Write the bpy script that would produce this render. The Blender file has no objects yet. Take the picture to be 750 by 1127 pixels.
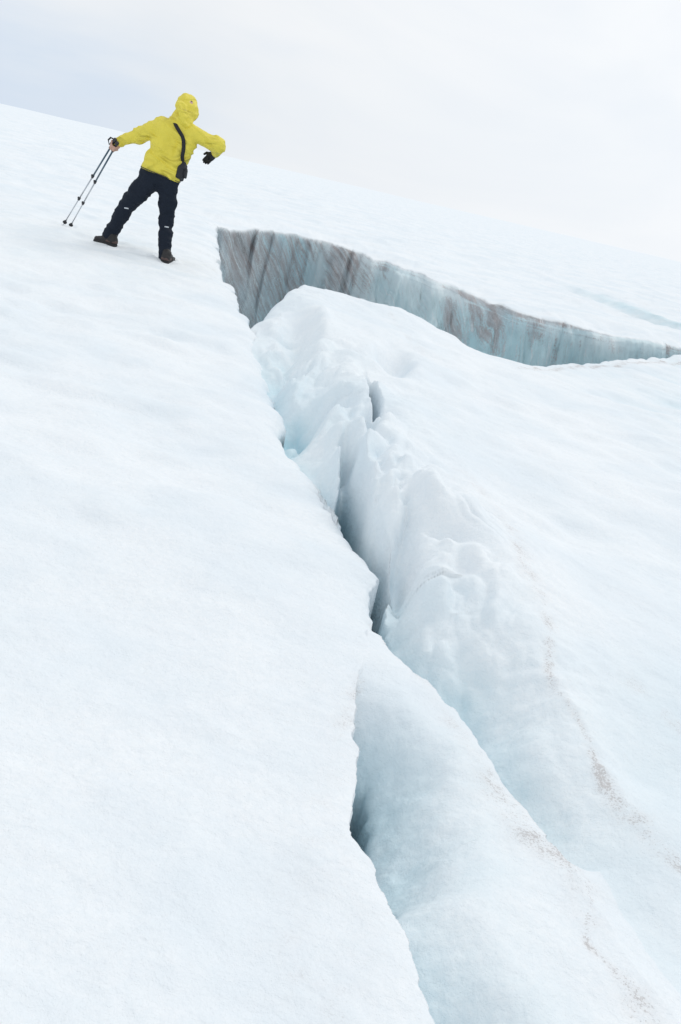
import bpy, math, random
import numpy as np
from mathutils import Vector, Matrix

# ------------------------------------------------------------------ camera
sc = bpy.context.scene
PW, PH = 750.0, 1127.0
FPX = PH / 36.0 * 35.0
HC = 1.35
PITCH, ROLL = math.radians(17.9), math.radians(13.1)
_f = np.array([0, math.cos(PITCH), -math.sin(PITCH)])
_u0 = np.array([0, math.sin(PITCH), math.cos(PITCH)])
_r0 = np.array([1.0, 0, 0])
_R = math.cos(ROLL) * _r0 + math.sin(ROLL) * _u0
_U = -math.sin(ROLL) * _r0 + math.cos(ROLL) * _u0
CAM = np.array([0, 0, HC])
cd = bpy.data.cameras.new('camera')
cam = bpy.data.objects.new('camera', cd)
sc.collection.objects.link(cam)
cd.sensor_fit = 'VERTICAL'
cd.sensor_height = 36
cd.lens = 35
cd.clip_start = 0.05
cd.clip_end = 5000
cam.matrix_world = Matrix(((_R[0], _U[0], -_f[0], 0), (_R[1], _U[1], -_f[1], 0),
                           (_R[2], _U[2], -_f[2], HC), (0, 0, 0, 1)))
sc.camera = cam

# ------------------------------------------------------------------ light
SUN_EL, SUN_AZ = math.radians(50), math.radians(35)      # azimuth measured from +Y towards +X
w = bpy.data.worlds.new("World")
sc.world = w
w.use_nodes = True
nt = w.node_tree
nt.nodes.clear()
N, L = nt.nodes.new, nt.links.new
out = N('ShaderNodeOutputWorld')
bg = N('ShaderNodeBackground')
bg.inputs['Strength'].default_value = 0.1
sky = N('ShaderNodeTexSky')
sky.sky_type = 'NISHITA'
sky.sun_disc = False
sky.sun_elevation = SUN_EL
sky.sun_rotation = SUN_AZ
tc = N('ShaderNodeTexCoord')
mp = N('ShaderNodeMapping')
mp.inputs['Scale'].default_value = (1.0, 1.0, 2.6)
n1 = N('ShaderNodeTexNoise')
n1.inputs['Scale'].default_value = 2.3
n1.inputs['Detail'].default_value = 6
n1.inputs['Roughness'].default_value = 0.5
n1.inputs['Distortion'].default_value = 0.5
cr = N('ShaderNodeValToRGB')
cr.color_ramp.elements[0].position = 0.30
cr.color_ramp.elements[0].color = (8.5, 9.0, 9.6, 1)
cr.color_ramp.elements[1].position = 0.60
cr.color_ramp.elements[1].color = (9.8, 9.95, 10.1, 1)
L(tc.outputs['Generated'], mp.inputs['Vector'])
L(mp.outputs[0], n1.inputs['Vector'])
L(n1.outputs['Fac'], cr.inputs[0])
# brighter cloud towards the veiled sun (front right), thin dull band low on the left
dot = N('ShaderNodeVectorMath'); dot.operation = 'DOT_PRODUCT'
dot.inputs[1].default_value = (math.sin(0.75) * 0.93, math.cos(0.75) * 0.93, 0.36)
L(tc.outputs['Generated'], dot.inputs[0])
mr = N('ShaderNodeMapRange')
mr.inputs['From Min'].default_value = 0.55
mr.inputs['From Max'].default_value = 0.95
mr.inputs['To Min'].default_value = 0.93
mr.inputs['To Max'].default_value = 1.04
L(dot.outputs['Value'], mr.inputs['Value'])
sx = N('ShaderNodeSeparateXYZ'); L(tc.outputs['Generated'], sx.inputs[0])
def mrw(x, a, b, c, d):
    n = N('ShaderNodeMapRange'); n.interpolation_type = 'SMOOTHSTEP'
    for i, k in zip(('From Min', 'From Max', 'To Min', 'To Max'), (a, b, c, d)): n.inputs[i].default_value = k
    L(x, n.inputs['Value']); return n.outputs[0]
def mlw(op, x, y):
    n = N('ShaderNodeMath'); n.operation = op
    for i, k in enumerate((x, y)):
        if isinstance(k, float): n.inputs[i].default_value = k
        else: L(k, n.inputs[i])
    return n.outputs[0]
n2 = N('ShaderNodeTexNoise'); n2.inputs['Scale'].default_value = 4.0; n2.inputs['Detail'].default_value = 5
mp_b = N('ShaderNodeMapping'); mp_b.inputs['Scale'].default_value = (1, 1, 4.5)
L(tc.outputs['Generated'], mp_b.inputs['Vector']); L(mp_b.outputs[0], n2.inputs['Vector'])
nz = mlw('MULTIPLY', mlw('SUBTRACT', n2.outputs['Fac'], .5), .30)
band = mlw('MULTIPLY', mrw(mlw('ADD', sx.outputs[0], nz), -.06, -.42, 0, 1), mrw(mlw('ADD', sx.outputs[2], mlw('MULTIPLY', nz, .5)), .02, .13, 1, 0.12))
grey = N('ShaderNodeMix'); grey.data_type = 'RGBA'
grey.inputs[7].default_value = (6.6, 7.6, 8.9, 1)
L(band, grey.inputs[0])
sc1 = N('ShaderNodeVectorMath'); sc1.operation = 'SCALE'
L(cr.outputs[0], sc1.inputs[0]); L(mr.outputs[0], sc1.inputs['Scale'])
L(sc1.outputs[0], grey.inputs[6])
mixs = N('ShaderNodeMix'); mixs.data_type = 'RGBA'
mixs.inputs[0].default_value = 0.98
L(sky.outputs[0], mixs.inputs[6]); L(grey.outputs[2], mixs.inputs[7])
L(mixs.outputs[2], bg.inputs['Color'])
L(bg.outputs[0], out.inputs[0])

sd = bpy.data.lights.new('sun', 'SUN')
sd.energy = 0.7
sd.angle = math.radians(25)
sd.color = (1.0, 0.96, 0.9)
so = bpy.data.objects.new('sun', sd)
sc.collection.objects.link(so)
_d = Vector((math.sin(SUN_AZ) * math.cos(SUN_EL), math.cos(SUN_AZ) * math.cos(SUN_EL), math.sin(SUN_EL)))
so.rotation_euler = _d.to_track_quat('Z', 'Y').to_euler()
sc.view_settings.view_transform = 'Standard'
sc.view_settings.look = 'None'
sc.view_settings.gamma = 1
sc.view_settings.exposure = 0.0
sc.cycles.max_bounces = 8
sc.cycles.diffuse_bounces = 6

# ------------------------------------------------------------------ numeric helpers
def ray(px, py):
    d = _f + _R * ((px - PW / 2) / FPX) - _U * ((py - PH / 2) / FPX)
    return d

def at_z(px, py, z):                      # where the line of sight through a photo pixel meets height z
    d = ray(px, py)
    t = (z - HC) / d[2]
    return CAM + d * t

def at_y(px, py, y):
    d = ray(px, py)
    return CAM + d * (y / d[1])

rs = np.random.RandomState(7)
_T = rs.rand(64, 64, 64).astype(np.float32) * 2 - 1

def vnoise(x, y, z=0.0):
    x = np.asarray(x, np.float32); y = np.asarray(y, np.float32)
    z = np.asarray(z, np.float32) + 0 * x
    xi = np.floor(x).astype(np.int32); yi = np.floor(y).astype(np.int32); zi = np.floor(z).astype(np.int32)
    fx = x - xi; fy = y - yi; fz = z - zi
    fx = fx * fx * fx * (fx * (fx * 6 - 15) + 10)
    fy = fy * fy * fy * (fy * (fy * 6 - 15) + 10)
    fz = fz * fz * fz * (fz * (fz * 6 - 15) + 10)
    a, b = xi & 63, (xi + 1) & 63
    c, d = yi & 63, (yi + 1) & 63
    e, g = zi & 63, (zi + 1) & 63
    def l(t, p, q): return p + t * (q - p)
    return l(fz, l(fy, l(fx, _T[a, c, e], _T[b, c, e]), l(fx, _T[a, d, e], _T[b, d, e])),
             l(fy, l(fx, _T[a, c, g], _T[b, c, g]), l(fx, _T[a, d, g], _T[b, d, g])))

def fbm(x, y, z=0.0, o=4, g=0.5):
    r = 0; a = 1.0
    for i in range(o):
        r = r + a * vnoise(x * 2 ** i + 11.3 * i, y * 2 ** i - 7.7 * i, z * 2 ** i + 3.1 * i)
        a *= g
    return r

def sm(a, b, x):
    t = np.clip((x - a) / (b - a), 0, 1)
    return t * t * (3 - 2 * t)

# ------------------------------------------------------------------ the ice: four bodies, the highest wins
def zbase(x, y):
    return (0.15 * sm(1.5, 10.0, y) + 0.04 * fbm(x * 0.35, y * 0.35, 5.5, 2)
            + sm(16, 60, y) * (0.28 * fbm(x * 0.02, y * 0.025, 2.2, 3) + 0.15 * sm(5, -40, x)))

def poly(pts, zf=None):
    """photo pixels on a surface -> world XY, last columns passed through"""
    r = []
    for p in pts:
        z = 0.1
        for _ in range(6):
            q = at_z(p[0], p[1], z)
            z = float((zf or zbase)(np.array([q[0]]), np.array([q[1]]))[0])
        r.append([q[0], q[1]] + list(p[2:]))
    return np.array(r)

def densify(P, n=4):
    out = []
    for i in range(len(P) - 1):
        p0 = P[max(i - 1, 0)]; p1 = P[i]; p2 = P[i + 1]; p3 = P[min(i + 2, len(P) - 1)]
        for k in range(n):
            t = k / n
            c = 0.5 * ((2 * p1) + (-p0 + p2) * t + (2 * p0 - 5 * p1 + 4 * p2 - p3) * t * t + (-p0 + 3 * p1 - 3 * p2 + p3) * t ** 3)
            l_ = p1 + (p2 - p1) * t
            out.append(0.6 * c + 0.4 * l_)
    out.append(P[-1])
    return np.array(out)

def sdist_in(P, x, y, m, far):
    """sdist, but only for the points in the mask m"""
    s = np.full(x.shape, far, np.float32)
    at = [np.full(x.shape, P[0, 2 + k], np.float32) for k in range(P.shape[1] - 2)]
    if m.any():
        s[m], a_ = sdist(P, x[m], y[m])
        for k in range(len(at)): at[k][m] = a_[k]
    return s, at

def sdist(P, x, y):
    """signed distance (positive on the left of the walking direction) and the interpolated columns"""
    best = np.full(x.shape, 1e9, np.float32)
    sg = np.zeros(x.shape, np.float32)
    at = [np.zeros(x.shape, np.float32) for _ in range(P.shape[1] - 2)]
    n = len(P) - 1
    for i in range(n):
        ax, ay = P[i, 0], P[i, 1]; bx, by = P[i + 1, 0], P[i + 1, 1]
        dx, dy = bx - ax, by - ay
        l2 = dx * dx + dy * dy + 1e-12
        t0 = ((x - ax) * dx + (y - ay) * dy) / l2
        t = np.clip(t0, 0, 1)
        ex = x - ax - t * dx; ey = y - ay - t * dy
        d = np.sqrt(ex * ex + ey * ey)
        cr_ = dx * (y - ay) - dy * (x - ax)
        # prefer the segment whose side test is reliable at shared corners
        m = d < best - 1e-6
        tie = (np.abs(d - best) <= 1e-6) & (np.abs(cr_) / np.sqrt(l2) > np.abs(sg))
        m = m | tie
        best = np.where(m, d, best)
        sg = np.where(m, cr_ / np.sqrt(l2), sg)
        for k in range(len(at)):
            at[k] = np.where(m, P[i, 2 + k] + t * (P[i + 1, 2 + k] - P[i, 2 + k]), at[k])
    return np.where(sg >= 0, best, -best), at

# slab edge: px, py, rounding height
SE = poly([(190, 215, .0), (236, 238, .03), (241, 250, .04), (242, 270, .04), (243, 290, .03), (256, 310, .04), (268, 327, .05), (276, 343, .05), (284, 364, .05),
           (299, 412, .05), (320, 470, .05), (350, 520, .05), (384, 575, .05), (405, 602, .04), (413, 625, .03), (406, 640, .03), (414, 676, .02),
           (411, 703, .0), (399, 724, .0), (394, 745, .0), (392, 770, .008), (393, 795, .01), (397, 830, .01), (391, 880, .01), (392, 905, .01),
           (402, 927, .01), (416, 948, .01), (430, 985, .01), (449, 1025, .01), (468, 1080, .01), (488, 1127, .01), (513, 1200, .01), (560, 1330, .01)])
# tongue depth against the slab edge
TD = {17: 0, 18: .0, 19: .03, 20: .13, 21: .27, 22: .38, 23: .42, 24: .42, 25: .4, 26: .34, 27: .22, 28: .2, 29: .22, 30: .25, 31: .25, 32: .25}
SE = np.column_stack([SE, [TD.get(i, 0.0) for i in range(len(SE))]])
# ridge of slab and tongue against the right mass: px, py, drop of the right mass, width of its wall
TE = poly([(190, 215, .3, .5, 0), (234, 250, .3, .5, 0), (243, 290, .3, .5, 0), (268, 327, .05, .4, 0), (276, 343, .03, .45, 0), (284, 364, .05, .55, 0),
           (299, 412, .12, .55, 0), (320, 470, .15, .46, .0), (350, 520, .06, .30, .0), (384, 575, .04, .24, .3), (405, 602, .03, .22, 1.4), (413, 625, .05, .24, 1.5), (406, 640, .12, .30, 1.0),
           (414, 676, .20, .36, .25), (430, 705, .25, .38, 0), (455, 735, .26, .40, 0), (500, 778, .22, .38, 0), (550, 835, .17, .34, 0), (590, 885, .12, .30, 0), (620, 925, .06, .26, 0),
           (652, 975, .03, .22, 0), (700, 1050, .02, .2, 0), (755, 1127, .02, .2, 0), (850, 1260, .02, .2, 0)])
SED, TED = densify(SE, 3), densify(TE, 3)

# right mass: smooth thin-plate surface through heights read off the picture
def at_zl(px, py, z): 
    q = at_z(px, py, z); return (q[0], q[1], z)
LIPN = [(262, 356, .18), (280, 345, .22), (300, 331, .29), (320, 319, .34), (340, 315, .36), (370, 322, .335), (415, 335, .30), (440, 338, .285), (457, 349, .25),
        (480, 358, .21), (520, 378, .16), (560, 393, .12), (600, 400, .10), (640, 398, .09), (690, 395, .09), (750, 390, .09), (860, 388, .09)]
RC = LIPN[1:] + [(345, 345, .31), (380, 380, .27), (440, 380, .24), (420, 430, .24), (500, 440, .13), (600, 450, .09), (700, 480, .08), (430, 500, .24), (520, 500, .17),
                 (600, 560, .08), (700, 600, .05), (460, 560, .22), (500, 600, .2), (560, 640, .14), (640, 700, .07), (740, 760, .02), (560, 700, .10),
                 (600, 760, .07), (650, 830, .04), (690, 880, .02), (740, 940, .0), (560, 780, .03), (620, 870, .0), (680, 960, -.03), (740, 1040, -.04), (800, 1100, -.05),
                 (720, 850, -.02), (800, 880, -.03), (820, 600, .05), (820, 1000, -.03), (880, 1250, -.05), (700, 1127, -.04), (900, 760, .0)]
RP = np.array([at_zl(*p) for p in RC])
def _phi(r2): return np.where(r2 > 1e-12, r2 * np.log(np.maximum(r2, 1e-12)), 0)
_n = len(RP)
_A = np.zeros((_n + 3, _n + 3))
_A[:_n, :_n] = _phi((RP[:, None, 0] - RP[None, :, 0]) ** 2 + (RP[:, None, 1] - RP[None, :, 1]) ** 2) + np.eye(_n) * 0.05
_A[:_n, _n] = 1; _A[:_n, _n + 1:] = RP[:, :2]
_A[_n, :_n] = 1; _A[_n + 1:, :_n] = RP[:, :2].T
_b = np.concatenate([RP[:, 2], np.zeros(3)])
_W = np.linalg.solve(_A, _b)
def ztop_r(x, y):
    xc = np.clip(x, -2.5, 6.5); yc = np.clip(y, 0.8, 17)
    r = _W[_n] + _W[_n + 1] * xc + _W[_n + 2] * yc
    for i in range(_n):
        r = r + _W[i] * _phi((xc - RP[i, 0]) ** 2 + (yc - RP[i, 1]) ** 2)
    return np.clip(r, -0.4, 0.5)

LN = np.array([(-3.2, 6.3), (-1.9, 6.8)] + [at_zl(*p)[:2] for p in LIPN])
LN = densify(LN)
# far lip: px, py, wall depth, run of the wall
LF = []
for p in [(150, 238, 2.6, .3), (215, 244, 2.6, .3), (238, 248, 2.6, .28), (300, 255, 2.6, .32), (370, 268, 2.6, .5), (430, 287, 2.6, .9), (500, 309, 2.4, 1.0), (560, 332, 2.2, .9),
          (640, 353, 1.9, .7), (700, 365, 2.0, .7), (750, 373, 1.7, .7), (800, 384, 1.3, .7), (900, 405, .8, .6)]:
    q = at_z(p[0], p[1], 0.05)
    LF.append([q[0], q[1], p[2], p[3]])
LF = densify(np.array(LF))
# shallow second lip far out on the snowfield
L2 = np.array([list(at_z(px, py, 0.16)[:2]) + [d] for px, py, d in
               [(585, 300, 0.), (610, 308, .12), (650, 321, .25), (690, 336, .35), (720, 346, .45), (760, 358, .5), (850, 385, .5), (1000, 430, .3)]])

# dents and bumps on the right mass: centre px,py, half axis u (dx,dy), half axis v (dx,dy), depth (+ lowers), exponent
DENTS = [   # centre, half axis, half axis, height of the spot, depth, exponent
    ((328, 362), (12, 18), (12, -7), .26, .16, 2.4),      # hollow under the crest
    ((346, 456), (26, 6), (6, -14), .10, .09, 2),
    ((384, 500), (4, 20), (7, -1), .14, .25, 3),          # mouth of the cave
    ((399, 546), (13, 38), (11, -1), .15, 1.9, 6),
    ((407, 446), (7, 20), (3.2, 0), .16, .38, 3),          # slit
    ((434, 394), (17, 8), (6, -9), .23, .17, 3),
    ((402, 485), (3, 12), (5, -2), .10, .10, 2),
    ((478, 612), (26, 34), (14, -14), .1, .11, 2),
    ((447, 590), (6, 30), (8, -6), .1, .06, 2),
    ((500, 655), (12, 40), (12, -6), .05, .07, 2),
    ((434, 664), (8, 30), (11, -3), -.1, .16, 2.4),
    ((530, 770), (30, 44), (20, -14), -.05, .06, 2),
    ((700, 840), (40, 44), (34, -18), .0, .06, 2),
    ((462, 704), (20, 8), (8, -10), -.1, -.06, 2),
    ((413, 596), (6, 9), (8, -2), .10, -.07, 2.4),
    ((404, 478), (4, 10), (6, -2), .14, .14, 2.4),
    ((356, 352), (10, 16), (5, -8), .33, -.05, 2),
    ((340, 452), (22, 7), (6, -12), .10, .10, 2.2),
    ((362, 500), (10, 16), (10, -6), -.02, -.07, 2),
    ((455, 350), (16, 5), (6, -6), .26, -.03, 2),
]
DW = []
for c, u, v, zc, dep, ex in DENTS:
    p0 = at_z(c[0], c[1], zc)[:2]
    pu = at_z(c[0] + u[0], c[1] + u[1], zc)[:2] - p0
    pv = at_z(c[0] + v[0], c[1] + v[1], zc)[:2] - p0
    M = np.linalg.inv(np.array([pu, pv]).T)
    DW.append((p0, M, dep, ex))

DIRT = [  # px, py, width m, strength : lines of grit melted out of the ice
    [(395, 745, .02, .6), (388, 770, .03, .8), (380, 840, .08, .3), (352, 960, .1, .3), (356, 1127, .1, .4)],
    [(413, 676, .02, .5), (428, 702, .015, 1.), (462, 745, .03, .5), (500, 800, .03, .5), (545, 855, .05, .9), (575, 890, .07, 1.), (610, 925, .07, 1.), (645, 960, .05, .9), (650, 1000, .04, .9)],
    [(655, 970, .012, 1.6), (650, 1000, .01, 1.6), (652, 1030, .012, 1.8), (672, 1052, .012, 1.6), (700, 1080, .03, 1.2), (720, 1127, .06, 1.1)],
    [(500, 545, .05, .5), (545, 590, .05, .5), (560, 655, .05, .9), (595, 700, .04, .8), (600, 760, .015, 1.3), (640, 810, .012, 1.3), (658, 845, .02, 1.9), (690, 885, .04, 1.1), (720, 915, .05, 1.), (760, 950, .05, 1.)],
    [(690, 755, .05, .6), (725, 775, .05, .7), (760, 800, .05, .6)],
    [(415, 345, .03, .3), (425, 360, .03, .3), (445, 385, .03, .4), (470, 405, .03, .3)],
    [(570, 403, .05, 1.), (640, 399, .05, 1.5), (700, 396, .05, 1.5), (760, 392, .06, 1.5)],
]
DL = [densify(poly(l), 3) for l in DIRT]

PRINTS = [(181.5, 285, .06, .15, .045), (117, 265.5, .16, .07, .04), (70, 247.5, .03, .04, .02), (77, 249.5, .03, .04, .02)]
PRINTS = [(*at_z(a, b, 0.15)[:2], c, d, e) for a, b, c, d, e in PRINTS]
def terrain(x, y, full=False):
    r = np.sqrt(x * x + y * y)
    zb = zbase(x, y)
    for a, b, c, d, e in PRINTS:      # snow pressed down under the boots and pole tips
        g = ((x - a) / (c + .03)) ** 2 + ((y - b) / (d + .04)) ** 2
        zb = zb - e * np.exp(-np.minimum(g, 30) ** 2) + .4 * e * np.exp(-np.minimum((np.sqrt(g) - 1.5) ** 2 * 8, 30))
    # undulations: soft sun cups, finer ripples
    und = 0.025 * fbm(x * 1.3, y * 1.1, 1.0, 4) + 0.004 * fbm(x * 7, y * 9, 4.0, 3)
    cups = 0.021 * vnoise(x * 3.5 + 0.6 * vnoise(x, y, 9), y * 5.5, 8.0) * sm(1.5, 5, y)
    # ragged edges
    jx = 0.022 * fbm(x * 5, y * 5, 3.3, 4, .6) * np.clip(r / 5, .35, 1.0)
    jit2 = 0.008 * fbm(x * 14, y * 14, 6.1, 3, .6)
    sS, (rnd, dT) = sdist(SED, x, y)
    wav = 0.05 * vnoise(x * 2.3, y * 2.3, 9.9) * sm(2.9, 4.2, y)
    sS = sS + jx * 0.7 + jit2 + wav
    sT, (dR, wR, slot) = sdist(TED, x, y)
    sT = sT + jx * 0.7 + jit2 + wav
    ew = 0.0022 * r + 0.003
    common = zb + und + cups - 0.02 * np.exp(np.minimum(sT, 0) / 0.05) * sm(0, .2, dR)
    # --- slab
    zS = common - 1.4 * rnd * np.exp(np.minimum(sS, 0) / 0.22) - rnd * .7 * np.exp(np.minimum(sS, 0) / 0.03)
    zS = zS - 3.0 * sm(0, 1, sS / ew) - np.clip(sS, 0, 1) * 1
    # --- tongue
    q = np.clip(sS, 0, 5)
    wT = 0.10 + 0.55 * dT
    prof = 0.30 * np.exp(-q / 0.05) + 0.45 * (1 - sm(0, 1, q / wT)) + 3.0 * sm(.30, .40, dT) * sm(.062, .034, q + .5 * jit2)
    zT = common - dT * prof * (1 + 0.22 * fbm(x * 3.5, y * 2.5, 2, 2)) - sm(0.05, .5, q) * 0.02 * sm(0, .1, dT)
    zT = zT - 3.0 * sm(0, 1, sT / ew) * sm(0.05, .11, dR) - np.clip(sT, 0, 1) * .45 - 1.0 * sm(-0.02, -0.10, sS) - 4 * sm(.006, .018, rnd) * sm(.02, .0, dT)
    # --- right mass
    zt = ztop_r(x, y)
    qr = np.clip(sT, -0.3, 3) / wR
    P = 0.55 * (1 - sm(-0.1, 1.0, qr)) + 0.45 * np.clip(1 - qr, 0, 1.0)
    dA = np.maximum(zt - zb, 0) + dR                      # height of the face above its foot at the slab
    near = np.exp(-np.clip(sT, 0, 5) / (wR * 0.9))
    rib = fbm(x * 5.5 + 2.0 * y, y * 1.6, 1.7, 3)
    up_ = sm(0.0, 0.14, sT)
    zR = zt - dA * P * (1 + 0.5 * rib * P * (1 - P)) - slot * sm(0.075, 0.035, sT + .3 * jit2) * sm(-.01, .02, sT + .02)
    lump = fbm(x * 3.2, y * 3.2, 7.0, 4, .55)
    zR = zR + 0.045 * lump * np.clip(near * 1.6 * sm(.05, .3, dA) * up_ + 0.10 * up_, 0, 1)
    wch = np.exp(-(np.clip(sT - .12, 0, 9) / 0.42) ** 2) * sm(2.4, 3.4, y) * sm(9.0, 6.0, y)
    wx, wy = x + 0.12 * vnoise(x * 3, y * 3, 1.2), y + 0.2 * vnoise(x * 3, y * 2, 5.2)
    ab = lambda n_, e_: np.sqrt(n_ * n_ + e_)
    chunk = ab(vnoise(wx * 4.6, wy * 2.6, 3.1), .02) + .38 * ab(vnoise(wx * 9.5, wy * 5.5, 8.1), .03) + .16 * ab(vnoise(wx * 19, wy * 11, 2.1), .05)
    zR = zR + (0.165 * (chunk - .45)) * wch * up_
    zR = zR + 0.016 * (1 - np.abs(fbm(x * 6 + y * 2, y * 3, 3.0, 2))) * near * sm(.05, .4, dA) * up_
    dent = 0
    for p0, M, dep, ex in DW:
        dx = x - p0[0]; dy = y - p0[1]
        a = M[0, 0] * dx + M[0, 1] * dy; b = M[1, 0] * dx + M[1, 1] * dy
        g = np.exp(-np.minimum((a * a + b * b), 40) ** (ex / 2)) * (1 + 0.25 * lump)
        dent = dent + dep * g
    zR = zR - dent
    zR = zR + und * 0.9 + cups * sm(.3, 1.2, sT)
    # broad folds running away to the right
    fold = vnoise((x * 0.5 + y * 1.0) * 1.3 + 0.5 * vnoise(x, y, 2), (x - y) * .25, 6.6)
    zR = zR + 0.018 * fold * sm(.4, 1.5, sT)
    zR = np.where(sT > -0.03, zR, -9)
    mN = y > 5.0
    sN, _ = sdist_in(LN, x, y, mN, -9)
    sN = sN + 1.2 * jx
    zR = zR - 0.05 * np.exp(-np.maximum(-sN, 0) / 0.12) * 0.4 - 3.4 * sm(-0.02, 0.8, sN) * sm(9.0, 5.0, x) - 0.03 * sm(7.5, 9, x)
    # --- far snowfield with its ice wall
    sF, (dF, wF) = sdist_in(LF, x, y, mN, -10)
    sF = -sF
    wob = 0.16 * fbm(x * 1.1, 0.3 * y, 3.9, 3) + 0.08 * fbm(x * 3.3 + y * .5, y * .5, 1.9, 4, .65)
    sF = sF + wob - 0.45 * (np.sqrt(vnoise(x * 1.5 + 3, y * .3, 4.4) ** 2 + .004) - .3) - 0.22 * (np.abs(vnoise(x * 4.2, y * .5, 1.4)) - .3)
    s2, (d2,) = sdist_in(L2, x, y, mN, 50)
    zF = zb + und * 1.5 + 0.02 * fbm(x * .4, y * .3, 3, 3) - d2 * 0.30 * sm(0.0, .5, -s2) * sm(9, 2, -s2) - d2 * .22 * np.exp(-((s2 + .25) / .22) ** 2)
    qf = np.clip(sF / wF, -1, 3)
    flute = fbm(x * 3.0 + 1.2 * np.clip(qf, 0, 2), y * .6, 2.0 + 0 * x, 4, .6)
    zF = zF - 0.10 * sm(-1.2, 0.0, sF) * sm(.3, 1, dF) - dF * (0.30 * sm(-0.1, 0.8, qf) + 0.70 * np.clip(qf - 0.12, 0, 2) ** 1.3) * (1 + 0.12 * flute * sm(0, .4, qf))
    zF = np.where((sS > 0) | (y > 13), zF, -9)
    zF = np.maximum(zF, -3.6)
    hh = np.clip(.5 + .5 * (zR - zT) / .05, 0, 1)
    soft_ = zT + (zR - zT) * hh + .05 * hh * (1 - hh)
    zR = np.where((dR < .11) & (y < 2.7) & (sS > 0) & (zR > -5), np.where(zR > zT, soft_, zR), zR)
    zT = np.where((dR < .11) & (y < 2.7) & (sS > 0) & (zR > -5), np.where(zR > zT, zT, soft_), zT)
    Z = np.stack([zS, zT, zR, zF])
    k = np.argmax(Z, 0)
    z = np.maximum(np.max(Z, 0), -3.5)
    if not full:
        return z
    wall = sm(-0.02, 0.05, qf) * (k == 3) * sm(.25, .8, dF)
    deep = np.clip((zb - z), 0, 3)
    edge = near * sm(.05, .4, dA) * (k == 2)
    ice = np.clip(0.42 * edge + 1.6 * sm(0.0, .5, deep) * (k == 2) + (k == 1) * np.clip(1.5 * dT * (np.exp(-q / .16) + .55 * (1 - sm(0, 1, q / (wT * 1.6)))), 0, 1)
                  + (k == 2) * 0.14 * sm(0.1, .02, np.abs(zt + .02 - 0)) * sm(6, 3, y) + 0.6 * np.exp(-(s2 / .3) ** 2) * sm(.1, .4, d2) * (k == 3), 0, 1)
    global ICE_SHADE
    ICE_SHADE = np.clip((sm(.35, .8, deep) + sm(.25, .7, dent)) * (k == 2) + sm(.26, .36, dT) * sm(.09, .04, q) * (k == 1), 0, 1)  # mask of deep cracks, caves and the tongue slot, for painted shade
    dirt = np.zeros_like(x)
    for P_ in DL:
        md = (x > P_[:, 0].min() - .6) & (x < P_[:, 0].max() + .6) & (y > P_[:, 1].min() - .6) & (y < P_[:, 1].max() + .6)
        s, (wd, st) = sdist_in(P_, x, y, md, 9)
        s = s + 0.5 * jx
        dirt = np.maximum(dirt, st * np.exp(-(s / wd) ** 2))
    return z, k, ice, wall, dirt, sF, wF

# ---- grid that follows the view fan, rows packed where the profile is steep
NU, NV = 1200, 1900
uu = np.linspace(-1, 1, NU)
uu = (0.62 * uu + 0.38 * uu ** 3) * 0.86 - 0.02
Y0, Y1 = 0.55, 420.0
v = np.linspace(0, 1, 1100)
lo, hi = math.log(Y0 + .25), math.log(Y1)
yy = np.exp(lo + (hi - lo) * (1 - (1 - v) ** 1.35)) - .25
YY = np.repeat(yy[:, None], NU, 1).astype(np.float32)
XX = (uu[None, :] * (YY + 1.0)).astype(np.float32)
print('terrain pass 1')
_c = np.arange(0, NU, 4)
Z1 = terrain(XX[:, _c].ravel(), YY[:, _c].ravel()).reshape(len(yy), -1)
Z1 = np.stack([np.interp(np.arange(NU), _c, r_) for r_ in Z1])
dy = np.diff(YY, axis=0); dz = np.diff(Z1, axis=0); rr = (YY[1:] + YY[:-1]) / 2 + .8
dz = np.clip(np.abs(dz), 0, 0.25 * rr * 0.2)
wgt = np.sqrt((dy * 1.35 / rr) ** 2 + (dz * 1.3) ** 2) / rr + 0.12 * dy / rr
def box(a, r):
    p = np.pad(a, ((0, 0), (r, r)), mode='edge')
    c = np.cumsum(np.pad(p, ((0, 0), (1, 0))), 1)
    return (c[:, 2 * r + 1:] - c[:, :-2 * r - 1]) / (2 * r + 1)
for _ in range(3):
    wgt = box(wgt, 110)
cs = np.vstack([np.zeros((1, NU)), np.cumsum(wgt, 0)])
cs /= cs[-1:]
tq = np.linspace(0, 1, NV)
Yn = np.stack([np.interp(tq, cs[:, j], YY[:, j]) for j in range(NU)], 1)
Yn = box(Yn, 6)
Xn = uu[None, :] * (Yn + 1.0)
print('terrain pass 2')
xf, yf = Xn.ravel().astype(np.float32), Yn.ravel().astype(np.float32)
z, kk, ice, wall, dirt, sF_, wF_ = terrain(xf, yf, True)
V = np.column_stack([xf, yf, z]).astype(np.float64)

def grid_normals(V, nv, nu):
    G = V.reshape(nv, nu, 3)
    a = np.gradient(G, axis=1); b = np.gradient(G, axis=0)
    n = np.cross(a, b).reshape(-1, 3)
    return n / (np.linalg.norm(n, axis=1)[:, None] + 1e-12)
NR = grid_normals(V, NV, NU)
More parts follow.
